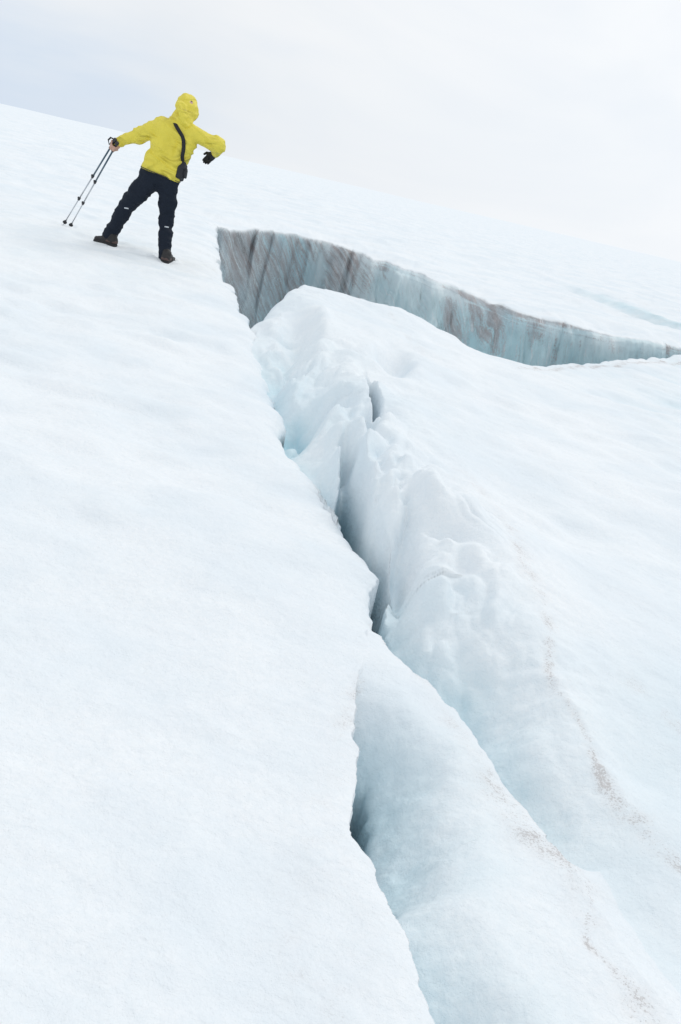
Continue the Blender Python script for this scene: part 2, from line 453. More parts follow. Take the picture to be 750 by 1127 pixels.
# push the steep faces along their (smoothed) normals for chipped relief
def blur(a, r):
    a = a.reshape(NV, NU, -1)
    for ax in (0, 1):
        p = np.pad(a, [(r, r) if i == ax else (0, 0) for i in range(3)], mode='edge')
        c = np.cumsum(np.insert(p, 0, 0, axis=ax), axis=ax)
        n_ = a.shape[ax]
        a = (np.take(c, np.arange(2 * r + 1, 2 * r + 1 + n_), ax) - np.take(c, np.arange(0, n_), ax)) / (2 * r + 1)
    return a.reshape(NV * NU, -1)
NS = blur(NR, 4); NS /= np.linalg.norm(NS, axis=1)[:, None] + 1e-9
st = sm(0.25, 0.75, 1 - NS[:, 2])
n3 = fbm(V[:, 0] * 2.2 + V[:, 2] * 0.8, V[:, 1] * 1.6, V[:, 2] * 0.8, 4, .55) * 0.05
V += NS * (n3 * st * np.where(kk == 3, 1.0, 0.25 * np.clip(yf / 6, .1, 1)))[:, None]
def vertex_normals(V, nv, nu):
    G = V.reshape(nv, nu, 3)
    d1 = G[1:, 1:] - G[:-1, :-1]; d2 = G[1:, :-1] - G[:-1, 1:]
    fn = np.cross(d1, d2)
    fn /= np.linalg.norm(fn, axis=2)[..., None] ** .5 + 1e-9      # tame the huge stretched faces
    n = np.zeros_like(G)
    n[:-1, :-1] += fn; n[1:, :-1] += fn; n[:-1, 1:] += fn; n[1:, 1:] += fn
    n = n.reshape(-1, 3)
    return n / (np.linalg.norm(n, axis=1)[:, None] + 1e-12)
NR = vertex_normals(V, NV, NU)

# ------------------------------------------------------------------ materials
def new_mat(name):
    m = bpy.data.materials.new(name)
    m.use_nodes = True
    return m, m.node_tree, m.node_tree.nodes['Principled BSDF']

def simple(name, col, rough=.6, bump=0.0, bscale=60, metallic=0.0, var=0.0, sheen=0.0):
    m, t, p = new_mat(name)
    p.inputs['Roughness'].default_value = rough
    p.inputs['Metallic'].default_value = metallic
    if sheen: p.inputs['Sheen Weight'].default_value = sheen
    c = t.nodes.new('ShaderNodeTexCoord')
    n = t.nodes.new('ShaderNodeTexNoise')
    n.inputs['Scale'].default_value = bscale
    n.inputs['Detail'].default_value = 5
    t.links.new(c.outputs['Object'], n.inputs['Vector'])
    mx = t.nodes.new('ShaderNodeMix'); mx.data_type = 'RGBA'
    mx.inputs[6].default_value = (*[k * (1 - var) for k in col], 1)
    mx.inputs[7].default_value = (*[min(1, k * (1 + var)) for k in col], 1)
    t.links.new(n.outputs['Fac'], mx.inputs[0])
    t.links.new(mx.outputs[2], p.inputs['Base Color'])
    if bump:
        b = t.nodes.new('ShaderNodeBump')
        b.inputs['Strength'].default_value = bump
        b.inputs['Distance'].default_value = 0.004
        t.links.new(n.outputs['Fac'], b.inputs['Height'])
        t.links.new(b.outputs[0], p.inputs['Normal'])
    return m

def attr(t, name):
    a = t.nodes.new('ShaderNodeAttribute'); a.attribute_name = name
    return a

def noise(t, vec, scale, detail=4, rough=.5, dist=0.0):
    n = t.nodes.new('ShaderNodeTexNoise')
    n.inputs['Scale'].default_value = scale
    n.inputs['Detail'].default_value = detail
    n.inputs['Roughness'].default_value = rough
    n.inputs['Distortion'].default_value = dist
    t.links.new(vec, n.inputs['Vector'])
    return n.outputs['Fac']

def mrange(t, x, a, b, c=0.0, d=1.0, smooth=True):
    n = t.nodes.new('ShaderNodeMapRange')
    if smooth: n.interpolation_type = 'SMOOTHSTEP'
    for i, k in zip(('From Min', 'From Max', 'To Min', 'To Max'), (a, b, c, d)):
        n.inputs[i].default_value = k
    t.links.new(x, n.inputs['Value'])
    return n.outputs[0]

def math_n(t, op, a, b=None, clamp=False):
    n = t.nodes.new('ShaderNodeMath'); n.operation = op; n.use_clamp = clamp
    for i, k in enumerate((a, b)):
        if k is None: continue
        if isinstance(k, (int, float)): n.inputs[i].default_value = k
        else: t.links.new(k, n.inputs[i])
    return n.outputs[0]

def mixc(t, f, a, b):
    n = t.nodes.new('ShaderNodeMix'); n.data_type = 'RGBA'
    if isinstance(f, (int, float)): n.inputs[0].default_value = f
    else: t.links.new(f, n.inputs[0])
    for i, k in ((6, a), (7, b)):
        if isinstance(k, tuple): n.inputs[i].default_value = (*k, 1)
        else: t.links.new(k, n.inputs[i])
    return n.outputs[2]

SNOW = (0.845, 0.895, 0.925)
def snow_material():
    m, t, p = new_mat('glacier_snow')
    co = t.nodes.new('ShaderNodeTexCoord').outputs['Object']
    # base snow tone, faint patches of denser bluish snow
    patch = mrange(t, noise(t, co, 1.1, 7, .62), .36, .68)
    col = mixc(t, patch, (0.872, 0.902, 0.924), (0.785, 0.845, 0.89))
    fine = mrange(t, noise(t, co, 55, 4, .6), .38, .62)
    col = mixc(t, math_n(t, 'MULTIPLY', fine, .35), col, (0.78, 0.84, 0.885))
    # blue glacier ice where the snow has melted off
    icea = attr(t, 'ice').outputs['Fac']
    icen = noise(t, co, 3.5, 5, .6)
    icef = math_n(t, 'MULTIPLY', icea, mrange(t, icen, .25, .6, .45, 1.0), True)
    col = mixc(t, icef, col, (0.52, 0.72, 0.79))
    col = mixc(t, math_n(t, 'MULTIPLY', attr(t, 'ice_shade').outputs['Fac'], .9), col, (0.08, 0.20, 0.26))  # dark blue-teal ice tone in clefts, with their shade painted into the colour
    # grit
    d = attr(t, 'dirt').outputs['Fac']
    s1 = noise(t, co, 150, 3, .7); s2 = noise(t, co, 9, 5, .7)
    thr = math_n(t, 'ADD', s1, math_n(t, 'MULTIPLY', math_n(t, 'SUBTRACT', s2, .5), .8))
    grit = mrange(t, math_n(t, 'ADD', thr, math_n(t, 'MULTIPLY', d, .11)), .64, .76)
    gf = math_n(t, 'MULTIPLY', grit, math_n(t, 'MINIMUM', d, 1.0))
    soft = math_n(t, 'MULTIPLY', math_n(t, 'MINIMUM', d, 1.6), mrange(t, s2, .35, .7, .03, .34))
    col = mixc(t, soft, col, (0.68, 0.635, 0.62))
    col = mixc(t, math_n(t, 'MULTIPLY', gf, .42), col, (0.34, 0.305, 0.29))
    # scattered single specks everywhere
    vo = t.nodes.new('ShaderNodeTexVoronoi'); vo.inputs['Scale'].default_value = 26
    t.links.new(co, vo.inputs['Vector'])
    spk = mrange(t, vo.outputs['Distance'], .04, .015)
    spk = math_n(t, 'MULTIPLY', spk, mrange(t, noise(t, co, 2.7, 3, .6), .52, .66, 0, .25))
    col = mixc(t, spk, col, (0.40, 0.36, 0.34))
    t.links.new(col, p.inputs['Base Color'])
    p.inputs['Roughness'].default_value = .7
    t.links.new(mrange(t, icef, 0, 1, .75, .35), p.inputs['Roughness'])
    p.inputs['Specular IOR Level'].default_value = 0.0
    # relief
    h1 = noise(t, co, 70, 5, .7); h2 = noise(t, co, 13, 6, .65)
    b1 = t.nodes.new('ShaderNodeBump'); b1.inputs['Strength'].default_value = .6; b1.inputs['Distance'].default_value = .004
    t.links.new(h1, b1.inputs['Height'])
    b2 = t.nodes.new('ShaderNodeBump'); b2.inputs['Strength'].default_value = .6; b2.inputs['Distance'].default_value = .02
    t.links.new(h2, b2.inputs['Height']); t.links.new(b1.outputs[0], b2.inputs['Normal'])
    t.links.new(b2.outputs[0], p.inputs['Normal'])
    return m

def wall_material(base):
    m, t, p = new_mat('dirty_blue_ice')
    co = t.nodes.new('ShaderNodeTexCoord').outputs['Object']
    wa = attr(t, 'wall').outputs['Fac']
    wu = attr(t, 'wallu')                                   # x = along, y = down the face (m)
    wv = wu.outputs['Vector']
    mp = t.nodes.new('ShaderNodeMapping'); mp.inputs['Scale'].default_value = (3.2, .45, 1)
    t.links.new(wv, mp.inputs['Vector'])
    mp2 = t.nodes.new('ShaderNodeMapping'); mp2.inputs['Scale'].default_value = (19, 1.5, 1)
    t.links.new(wv, mp2.inputs['Vector'])
    mp3 = t.nodes.new('ShaderNodeMapping'); mp3.inputs['Scale'].default_value = (.55, .35, 1)
    t.links.new(wv, mp3.inputs['Vector'])
    a = noise(t, mp.outputs[0], 1.0, 8, .72, .7); b = noise(t, mp2.outputs[0], 1.0, 8, .8, .5); c = noise(t, mp3.outputs[0], 1.0, 3, .5)
    mp4 = t.nodes.new('ShaderNodeMapping'); mp4.inputs['Scale'].default_value = (.5, 7.0, 1); mp4.inputs['Rotation'].default_value = (0, 0, .12)
    t.links.new(wv, mp4.inputs['Vector'])
    lam = noise(t, mp4.outputs[0], 1.0, 5, .65, .8)
    sepv = t.nodes.new('ShaderNodeSeparateXYZ'); t.links.new(wv, sepv.inputs[0])
    lamw = math_n(t, 'MULTIPLY', mrange(t, sepv.outputs[0], 3.5, 6.0), mrange(t, sepv.outputs[1], .75, .15))
    dk = attr(t, 'walldirt').outputs['Fac']
    streak = math_n(t, 'ADD', math_n(t, 'MULTIPLY', a, .5), math_n(t, 'MULTIPLY', b, .5))
    streak = math_n(t, 'ADD', math_n(t, 'MULTIPLY', streak, math_n(t, 'SUBTRACT', 1.0, math_n(t, 'MULTIPLY', lamw, .7))), math_n(t, 'MULTIPLY', math_n(t, 'MULTIPLY', lamw, .7), lam))
    grain = noise(t, co, 38, 4, .8)
    streak2 = math_n(t, 'ADD', math_n(t, 'MULTIPLY', streak, .8), math_n(t, 'MULTIPLY', grain, .2))
    f = math_n(t, 'ADD', streak2, math_n(t, 'MULTIPLY', math_n(t, 'SUBTRACT', dk, .5), .36))
    f1 = mrange(t, f, .455, .535)
    icecol = mixc(t, mrange(t, c, .38, .62), (0.80, 0.88, 0.91), (0.54, 0.74, 0.81))
    turq = math_n(t, 'MULTIPLY', mrange(t, sepv.outputs[0], 3.0, 6.5), mrange(t, sepv.outputs[1], .25, .9))
    icecol = mixc(t, math_n(t, 'MULTIPLY', turq, .7), icecol, (0.50, 0.74, 0.80))
    dirtcol = mixc(t, mrange(t, noise(t, mp.outputs[0], 2.1, 5, .7), .40, .60), (0.36, 0.30, 0.30), (0.50, 0.56, 0.60))
    wc = mixc(t, math_n(t, 'MULTIPLY', f1, .8), icecol, dirtcol)
    wc = mixc(t, mrange(t, f, .55, .64, 0, .75), wc, (0.14, 0.128, 0.13))
    wc = mixc(t, math_n(t, 'MULTIPLY', mrange(t, b, .54, .64), .7), wc, (0.8, .86, .89))
    col = mixc(t, wa, SNOW, wc)
    t.links.new(col, p.inputs['Base Color'])
    p.inputs['Roughness'].default_value = .4
    p.inputs['Specular IOR Level'].default_value = .35
    b1 = t.nodes.new('ShaderNodeBump'); b1.inputs['Strength'].default_value = .8; b1.inputs['Distance'].default_value = .12
    t.links.new(streak, b1.inputs['Height'])
    t.links.new(b1.outputs[0], p.inputs['Normal'])
    return m

M_snow = snow_material()
M_wall = wall_material(M_snow)

# ------------------------------------------------------------------ mesh helpers
def mesh_from(name, verts, faces, smooth=True):
    me = bpy.data.meshes.new(name)
    verts = np.asarray(verts, np.float32); faces = np.asarray(faces, np.int32)
    me.vertices.add(len(verts)); me.vertices.foreach_set('co', verts.ravel())
    k = faces.shape[1]
    me.loops.add(faces.size); me.loops.foreach_set('vertex_index', faces.ravel())
    me.polygons.add(len(faces))
    me.polygons.foreach_set('loop_start', np.arange(0, faces.size, k, dtype=np.int32))
    me.polygons.foreach_set('loop_total', np.full(len(faces), k, np.int32))
    if smooth: me.polygons.foreach_set('use_smooth', np.ones(len(faces), bool))
    me.update(calc_edges=True)
    return me

def fattr(me, name, arr):
    a = me.attributes.new(name, 'FLOAT', 'POINT'); a.data.foreach_set('value', np.asarray(arr, np.float32))

def tag(o, label=None, cat=None, group=None, kind=None):
    if label: o['label'] = label
    if cat: o['category'] = cat
    if group: o['group'] = group
    if kind: o['kind'] = kind
    return o

def link(name, me, mat, parent=None):
    o = bpy.data.objects.new(name, me)
    sc.collection.objects.link(o)
    if mat: me.materials.append(mat)
    if parent: o.parent = parent
    return o

idx = np.arange(NV * NU).reshape(NV, NU)
F = np.stack([idx[:-1, :-1], idx[:-1, 1:], idx[1:, 1:], idx[1:, :-1]], -1).reshape(-1, 4)
kf = np.max(kk[F], axis=1)
kf = np.where(kf == 1, 0, kf)
wallf = np.mean(wall[F], axis=1) > 0.02
reg = np.where(kf == 0, 0, np.where(kf == 2, 1, np.where(wallf, 3, 2)))
# far outside the mapped crevasse everything belongs to the open snowfield
along = xf + 0.25 * yf
down = np.maximum(0, 0.16 - V[:, 2]) + 0.5 * np.clip(sF_, -1, 2)
# photo columns of the wall that are dark with grit
def wall_dark(x):
    px_ = np.array([238, 262, 290, 318, 336, 352, 375, 392, 410, 440, 470, 500, 530, 560, 600, 640, 690, 750])
    dk_ = np.array([.60, .62, .60, .66, .34, .72, .78, .45, .40, .38, .38, .34, .50, .55, .50, .42, .34, .40])
    q_ = np.array([at_z(a, 250 + (a - 238) * .25, 0.1)[0] for a in px_])
    return np.interp(x, q_, dk_)
wdk = wall_dark(xf) - .16 + 0.20 * np.exp(-(np.clip(sF_, 0, 9) / 0.13) ** 2) * np.clip(sm(1.0, 3.0, xf) + .35, 0, 1) + 0.05

wdk = wdk + 0.13 * np.exp(-(vnoise(xf * 1.5 + 3, yf * .3, 4.4) / .12) ** 2) + 0.08 * np.exp(-(vnoise(xf * 4.2, yf * .5, 1.4) / .14) ** 2) - .02
print('split')
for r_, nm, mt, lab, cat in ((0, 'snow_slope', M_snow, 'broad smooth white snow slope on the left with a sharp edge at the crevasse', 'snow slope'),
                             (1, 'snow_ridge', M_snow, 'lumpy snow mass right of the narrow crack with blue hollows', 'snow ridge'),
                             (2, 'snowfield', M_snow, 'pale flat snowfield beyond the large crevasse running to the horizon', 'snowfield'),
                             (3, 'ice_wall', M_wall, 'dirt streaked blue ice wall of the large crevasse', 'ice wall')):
    Fr = F[reg == r_]
    used = np.unique(Fr)
    remap = np.full(len(V), -1, np.int64); remap[used] = np.arange(len(used))
    me = mesh_from(nm, V[used], remap[Fr])
    fattr(me, 'ice', ice[used]); fattr(me, 'ice_shade', ICE_SHADE[used]); fattr(me, 'dirt', dirt[used])
    if r_ == 3:
        fattr(me, 'wall', wall[used]); fattr(me, 'walldirt', wdk[used])
        a = me.attributes.new('wallu', 'FLOAT_VECTOR', 'POINT')
        a.data.foreach_set('vector', np.column_stack([along[used] - 0.62 * down[used] * sm(2.0, -1.0, xf[used]), down[used], 0 * down[used]]).astype(np.float32).ravel())
    me.normals_split_custom_set_from_vertices(NR[used].astype(np.float32))
    o = link(nm, me, mt)
    tag(o, lab, cat, kind='structure')

# the same snow carried on all round, beyond the fan
bl = np.concatenate([idx[:, 0][::-1], idx[0, 1:], idx[1:, -1], idx[-1, ::-1][1:-1]])[::4]
bp = V[bl]
ctr = np.array([0, 40.0])
ang = np.arctan2(bp[:, 1] - ctr[1], bp[:, 0] - ctr[0])
circ = np.column_stack([ctr[0] + 1500 * np.cos(ang), ctr[1] + 1500 * np.sin(ang)])
rings = [bp]
K = 14
for i in range(1, K + 1):
    f_ = (i / K) ** 3
    xy = bp[:, :2] * (1 - f_) + circ * f_
    zz = zbase(xy[:, 0], xy[:, 1])
    bl_ = math.exp(-i * .8)
    zz = zz * (1 - bl_) + bp[:, 2] * bl_
    rings.append(np.column_stack([xy, zz]))
nb = len(bl)
RV = np.vstack(rings)
a = np.arange(nb); b_ = (a + 1) % nb
RF = np.vstack([np.column_stack([i * nb + a, (i + 1) * nb + a, (i + 1) * nb + b_, i * nb + b_]) for i in range(K)])
me = mesh_from('snow_ground', RV, RF)
o = link('snow_ground', me, M_snow)
tag(o, 'open snow all round the photographed slope', 'ground', kind='structure')
#PERSON
# ------------------------------------------------------------------ soft bodies from distance fields
def ground_hit(px, py):
    z = 0.15
    for _ in range(12):
        q = at_z(px, py, z)
        z = float(terrain(np.array([q[0]], np.float32), np.array([q[1]], np.float32))[0])
    return np.array([q[0], q[1], z])

def surf_net(f, lo, hi, h):
    lo = np.array(lo); n = np.ceil((np.array(hi) - lo) / h).astype(int) + 1
    ax = [lo[i] + h * np.arange(n[i]) for i in range(3)]
    G = np.meshgrid(*ax, indexing='ij')
    D = f(G[0], G[1], G[2])
    S = D < 0
    C = np.zeros(tuple(n - 1), np.int8)
    for dx in (0, 1):
        for dy_ in (0, 1):
            for dz_ in (0, 1):
                C += S[dx:n[0] - 1 + dx, dy_:n[1] - 1 + dy_, dz_:n[2] - 1 + dz_]
    act = (C > 0) & (C < 8)
    ii = np.argwhere(act)
    vid = np.full(C.shape, -1, np.int64); vid[act] = np.arange(len(ii))
    acc = np.zeros((len(ii), 3)); cnt = np.zeros(len(ii))
    cor = [(a_, b_, c_) for a_ in (0, 1) for b_ in (0, 1) for c_ in (0, 1)]
    for p in cor:
        for d in range(3):
            if p[d]: continue
            q = list(p); q[d] = 1
            A = D[ii[:, 0] + p[0], ii[:, 1] + p[1], ii[:, 2] + p[2]]
            B = D[ii[:, 0] + q[0], ii[:, 1] + q[1], ii[:, 2] + q[2]]
            m = (A < 0) != (B < 0)
            t = np.where(m, A / np.where(m, A - B, 1), 0)
            P = np.tile(np.array(p, float), (len(ii), 1)); P[:, d] = t
            acc += P * m[:, None]; cnt += m
    V_ = lo + (ii + acc / cnt[:, None]) * h
    FF = []
    for d in range(3):
        a_, b_ = (d + 1) % 3, (d + 2) % 3
        sl0 = [slice(None)] * 3; sl1 = [slice(None)] * 3
        sl0[d] = slice(0, -1); sl1[d] = slice(1, None)
        s0, s1 = S[tuple(sl0)], S[tuple(sl1)]
        e = np.argwhere(s0 != s1)
        e = e[(e[:, a_] > 0) & (e[:, b_] > 0) & (e[:, a_] < n[a_] - 1) & (e[:, b_] < n[b_] - 1)]
        fl = s0[e[:, 0], e[:, 1], e[:, 2]]
        def g(oa, ob):
            c = e.copy(); c[:, a_] -= oa; c[:, b_] -= ob
            return vid[c[:, 0], c[:, 1], c[:, 2]]
        q = np.stack([g(1, 1), g(0, 1), g(0, 0), g(1, 0)], 1)
        q = np.where(fl[:, None], q, q[:, ::-1])
        FF.append(q)
    return V_, np.vstack(FF)

def prim_seg(x, y, z, a, b, ra, rb, flat=None):
    ax, ay, az = a; d = np.array(b, float) - np.array(a, float)
    px_, py_, pz_ = x - ax, y - ay, z - az
    t = np.clip((px_ * d[0] + py_ * d[1] + pz_ * d[2]) / (d @ d + 1e-12), 0, 1)
    return np.sqrt((px_ - t * d[0]) ** 2 + (py_ - t * d[1]) ** 2 + (pz_ - t * d[2]) ** 2) - (ra + t * (rb - ra))

def smin(a, b, k):
    h_ = np.clip(0.5 + 0.5 * (b - a) / k, 0, 1)
    return b + (a - b) * h_ - k * h_ * (1 - h_)

def field(prims, k=0.03, grow=0.0, post=None):
    """prims: (a, b, ra, rb[, k]); each evaluated near itself only"""
    def f(x, y, z):
        D = np.full(x.shape, 1.0, np.float32)
        ax0, ax1, ax2 = x[:, 0, 0], y[0, :, 0], z[0, 0, :]
        for p in prims:
            a, b, ra, rb = p[:4]; kk_ = p[4] if len(p) > 4 else k
            R_ = max(ra, rb) + grow + kk_ * 2 + 0.03
            lo = np.minimum(a, b) - R_; hi = np.maximum(a, b) + R_
            i0, i1 = np.searchsorted(ax0, (lo[0], hi[0])); j0, j1 = np.searchsorted(ax1, (lo[1], hi[1])); k0, k1 = np.searchsorted(ax2, (lo[2], hi[2]))
            if i1 <= i0 or j1 <= j0 or k1 <= k0: continue
            s_ = (slice(i0, i1), slice(j0, j1), slice(k0, k1))
            d = prim_seg(x[s_], y[s_], z[s_], a, b, ra + grow, rb + grow)
            D[s_] = smin(D[s_], d, kk_)
        return post(x, y, z, D) if post else D
    return f

def bounds(prims, m=0.08):
    P = np.array([p[0] for p in prims] + [p[1] for p in prims]); r_ = max(max(p[2], p[3]) for p in prims)
    return P.min(0) - r_ - m, P.max(0) + r_ + m

def soft(name, prims, mat, parent, h, k=.03, grow=0.0, post=None, m=.06, base=np.zeros(3)):
    lo, hi = bounds(prims, m)
    V_, F_ = surf_net(field(prims, k, grow, post), lo, hi, h)
    return link(name, mesh_from(name, V_ - base, F_), mat, parent)

def tube(pts, rad, seg=10, caps=True):
    pts = [np.array(p, float) for p in pts]
    rad = rad if hasattr(rad, '__len__') else [rad] * len(pts)
    Vv, Ff = [], []
    ref = None
    for i, p in enumerate(pts):
        t = pts[min(i + 1, len(pts) - 1)] - pts[max(i - 1, 0)]; t /= np.linalg.norm(t) + 1e-12
        if ref is None:
            ref = np.array([0, 0, 1.0]) if abs(t[2]) < .9 else np.array([1.0, 0, 0])
        u = np.cross(t, ref); u /= np.linalg.norm(u); v_ = np.cross(t, u); ref = np.cross(u, t)
        for j in range(seg):
            a_ = 2 * math.pi * j / seg
            Vv.append(p + rad[i] * (math.cos(a_) * u + math.sin(a_) * v_))
    for i in range(len(pts) - 1):
        for j in range(seg):
            j2 = (j + 1) % seg
            Ff.append((i * seg + j, i * seg + j2, (i + 1) * seg + j2, (i + 1) * seg + j))
    if caps:
        for i, o_ in ((0, True), (len(pts) - 1, False)):
            c_ = len(Vv); Vv.append(pts[i])
            for j in range(seg):
                a_, b_ = i * seg + j, i * seg + (j + 1) % seg
                Ff.append((c_, c_, b_, a_) if o_ else (c_, c_, a_, b_))
    return Vv, Ff

def py_mesh(name, parts, mat, parent, base=np.zeros(3), smooth=True):
    Vv, Ff = [], []
    for v_, f_ in parts:
        o_ = len(Vv); Vv += [tuple(np.array(q) - base) for q in v_]
        for q in f_:
            q = [k for i, k in enumerate(q) if k != q[i - 1]]
            Ff.append([k + o_ for k in q])
    me = bpy.data.meshes.new(name); me.from_pydata(Vv, [], Ff); me.update()
    if smooth: me.polygons.foreach_set('use_smooth', np.ones(len(me.polygons), bool))
    return link(name, me, mat, parent)

def ribbon(pts, nrm, width, thick):
    """strap: rectangular section swept along pts, lying on a surface with normals nrm"""
    Vv, Ff = [], []
    for i, p in enumerate(pts):
        t = pts[min(i + 1, len(pts) - 1)] - pts[max(i - 1, 0)]; t = t / (np.linalg.norm(t) + 1e-9)
        n = nrm[i] - t * (nrm[i] @ t); n /= np.linalg.norm(n) + 1e-9
        s_ = np.cross(t, n)
        for a_, b_ in ((-1, -.6), (1, -.6), (1, .6), (-1, .6)):
            Vv.append(p + s_ * a_ * width / 2 + n * b_ * thick)
    for i in range(len(pts) - 1):
        for j in range(4):
            j2 = (j + 1) % 4
            Ff.append((i * 4 + j, i * 4 + j2, i * 4 + 4 + j2, i * 4 + 4 + j))
    Ff += [(3, 2, 1, 0), tuple(len(Vv) - 4 + j for j in range(4))]
    return Vv, Ff

# ------------------------------------------------------------------ the walker
M_jack = simple('yellow_shell_fabric', (0.76, 0.65, 0.075), .62, .25, 90, var=.10)
def add_folds(m, scale, dist, strength=.9, stretch=(1, 1, 2.2)):
    t = m.node_tree; p = t.nodes['Principled BSDF']
    c = t.nodes.new('ShaderNodeTexCoord'); mp_ = t.nodes.new('ShaderNodeMapping'); mp_.inputs['Scale'].default_value = stretch; mp_.inputs['Rotation'].default_value = (0, .5, 0)
    t.links.new(c.outputs['Object'], mp_.inputs['Vector'])
    n = t.nodes.new('ShaderNodeTexNoise'); n.noise_type = 'RIDGED_MULTIFRACTAL'
    n.inputs['Scale'].default_value = scale; n.inputs['Detail'].default_value = 3; n.inputs['Distortion'].default_value = .6
    t.links.new(mp_.outputs[0], n.inputs['Vector'])
    b = t.nodes.new('ShaderNodeBump'); b.inputs['Strength'].default_value = strength; b.inputs['Distance'].default_value = dist
    t.links.new(n.outputs['Fac'], b.inputs['Height'])
    old = p.inputs['Normal'].links[0].from_socket if p.inputs['Normal'].links else None
    if old: t.links.new(old, b.inputs['Normal'])
    t.links.new(b.outputs[0], p.inputs['Normal'])
add_folds(M_jack, 4.5, .10)
M_hem = simple('dark_hem_cord', (0.05, 0.045, 0.02), .6)
M_trou = simple('navy_softshell', (0.012, 0.018, 0.030), .8, .3, 60, var=.25)
M_trou.node_tree.nodes['Principled BSDF'].inputs['Specular IOR Level'].default_value = .2
add_folds(M_trou, 5.0, .02)
M_skin = simple('skin', (0.55, 0.33, 0.25), .5, .2, 80, var=.06)
M_glove = simple('black_glove', (0.012, 0.014, 0.018), .7, .3, 80)
M_boot = simple('boot_leather', (0.016, 0.015, 0.016), .6, .4, 60, var=.3)
M_heel = simple('boot_heel_patch', (0.08, 0.05, 0.045), .6, .3, 60, var=.3)
M_sole = simple('boot_rubber', (0.02, 0.02, 0.022), .8, .3, 60)
M_blk = simple('black_webbing', (0.012, 0.013, 0.016), .75, .3, 150)
M_bag = simple('black_nylon', (0.014, 0.016, 0.022), .7, .3, 120)
M_wht = simple('reflective_print', (0.62, 0.66, 0.70), .4)
M_hair = simple('dark_hair', (0.02, 0.015, 0.012), .7)
M_alu = simple('aluminium_shaft', (0.50, 0.52, 0.55), .3, metallic=.85)
M_blue = simple('blue_shaft', (0.06, 0.11, 0.15), .35, metallic=.4)
M_plas = simple('black_plastic', (0.02, 0.02, 0.024), .5)

gR = ground_hit(182, 288); gR[2] -= .018
gL = ground_hit(116, 268); gL[2] -= .015
gT1, gT2 = ground_hit(70, 248), ground_hit(77, 250)
Yb = gR[1] + 0.10
def J(px, py, dy_=0.0): return at_y(px, py, Yb + dy_)
BASE = np.array([0.5 * (gR[0] + gL[0]), 0.5 * (gR[1] + gL[1]), 0.5 * (gR[2] + gL[2])])
print('walker', Yb, gR, gL, gT1)
person = bpy.data.objects.new('person', None); sc.collection.objects.link(person)
person.location = BASE
tag(person, 'hiker in yellow hooded jacket and dark trousers leaning over the crevasse edge', 'person')

hipL, hipR = J(171, 191, .0), J(186, 196, .0)
kneeL, kneeR = J(140.5, 226, .10), J(183, 247, .10)
yL = gL[1] - Yb
ankL, ankR = J(121.5, 257.5, yL + .02), J(181, 282, -.05)
chest, belly = J(194, 148, .06), J(181, 178, .0)
neck, head = J(200, 133, .09), J(205.5, 122, .14)
shL, shR = J(180, 139, .04), J(211, 147, .07)
elL, elR = J(154, 148.5, .06), J(240, 161, .07)
wrL, wrR = J(131, 157, .02), J(236.5, 168.5, .20)
up = (head - neck) / np.linalg.norm(head - neck)

# hands ------------------------------------------------------------
G = J(125.5, 160.5, .0)                       # where the left hand closes on the two grips
ax_ = (0.5 * (gT1 + gT2) - G); ax_ /= np.linalg.norm(ax_)
e1 = wrL - G; e1 -= ax_ * (e1 @ ax_); e1 /= np.linalg.norm(e1)
e2 = np.cross(ax_, e1)
def ring(c, deg, r_): return c + r_ * (math.cos(math.radians(deg)) * e1 + math.sin(math.radians(deg)) * e2)
handL = [(wrL, G + e1 * .055, .027, .026, .02), (G + e1 * .058 - ax_ * .025, G + e1 * .05 + ax_ * .03, .022, .02, .02),
         (G + e1 * .058 - ax_ * .02, ring(G - ax_ * .02, 60, .045), .02, .016, .012), (G + e1 * .05 + ax_ * .025, ring(G + ax_ * .025, 60, .045), .02, .015, .012)]
for i, (o_, rr_, sh_) in enumerate(((-.030, .0095, 0), (-.010, .010, 8), (.010, .0095, 4), (.030, .0082, -6))):
    c_ = G + ax_ * o_
    P_ = [ring(c_, 62, .045), ring(c_, 120 + sh_, .041), ring(c_, 178 + sh_, .038), ring(c_, 232 + sh_, .034)]
    for k_ in range(3):
        handL.append((P_[k_], P_[k_ + 1], rr_ * (1.08 - .1 * k_), rr_ * (.98 - .1 * k_), .004))
P_ = [G + e1 * .05 - ax_ * .03, ring(G - ax_ * .045, -55, .042), ring(G - ax_ * .040, -110, .040), ring(G - ax_ * .028, -150, .038)]
for k_ in range(3):
    handL.append((P_[k_], P_[k_ + 1], .0135 - .0015 * k_, .012 - .0015 * k_, .006))

hd = J(230, 174.5, .27) - wrR; hd /= np.linalg.norm(hd)          # right hand hangs, loosely curled
side = _R * .80 - _U * .45; side -= hd * (side @ hd); side /= np.linalg.norm(side)
pal = np.cross(hd, side)
if pal @ np.array([0, 0, 1.0]) > 0: pal = -pal
pc = wrR + hd * .05
handR = [(wrR, pc, .028, .026, .02), (pc - side * .022, pc + hd * .045 - side * .028, .02, .016, .015), (pc + side * .022, pc + hd * .04 + side * .028, .02, .015, .015),
         (pc, pc + hd * .045, .02, .016, .015)]
for i, (o_, ln, rr_) in enumerate(((-.031, .95, .0095), (-.011, 1.08, .010), (.011, 1.0, .0095), (.031, .8, .0083))):
    a0 = pc + hd * .05 + side * o_
    a1 = a0 + (hd * .85 + pal * .5) * .040 * ln
    a2 = a1 + (hd * .35 + pal * .94) * .026 * ln
    a3 = a2 + (-hd * .25 + pal * .95) * .020 * ln
    handR += [(a0, a1, rr_, rr_ * .97, .004), (a1, a2, rr_ * .97, rr_ * .9, .004), (a2, a3, rr_ * .9, rr_ * .8, .004)]
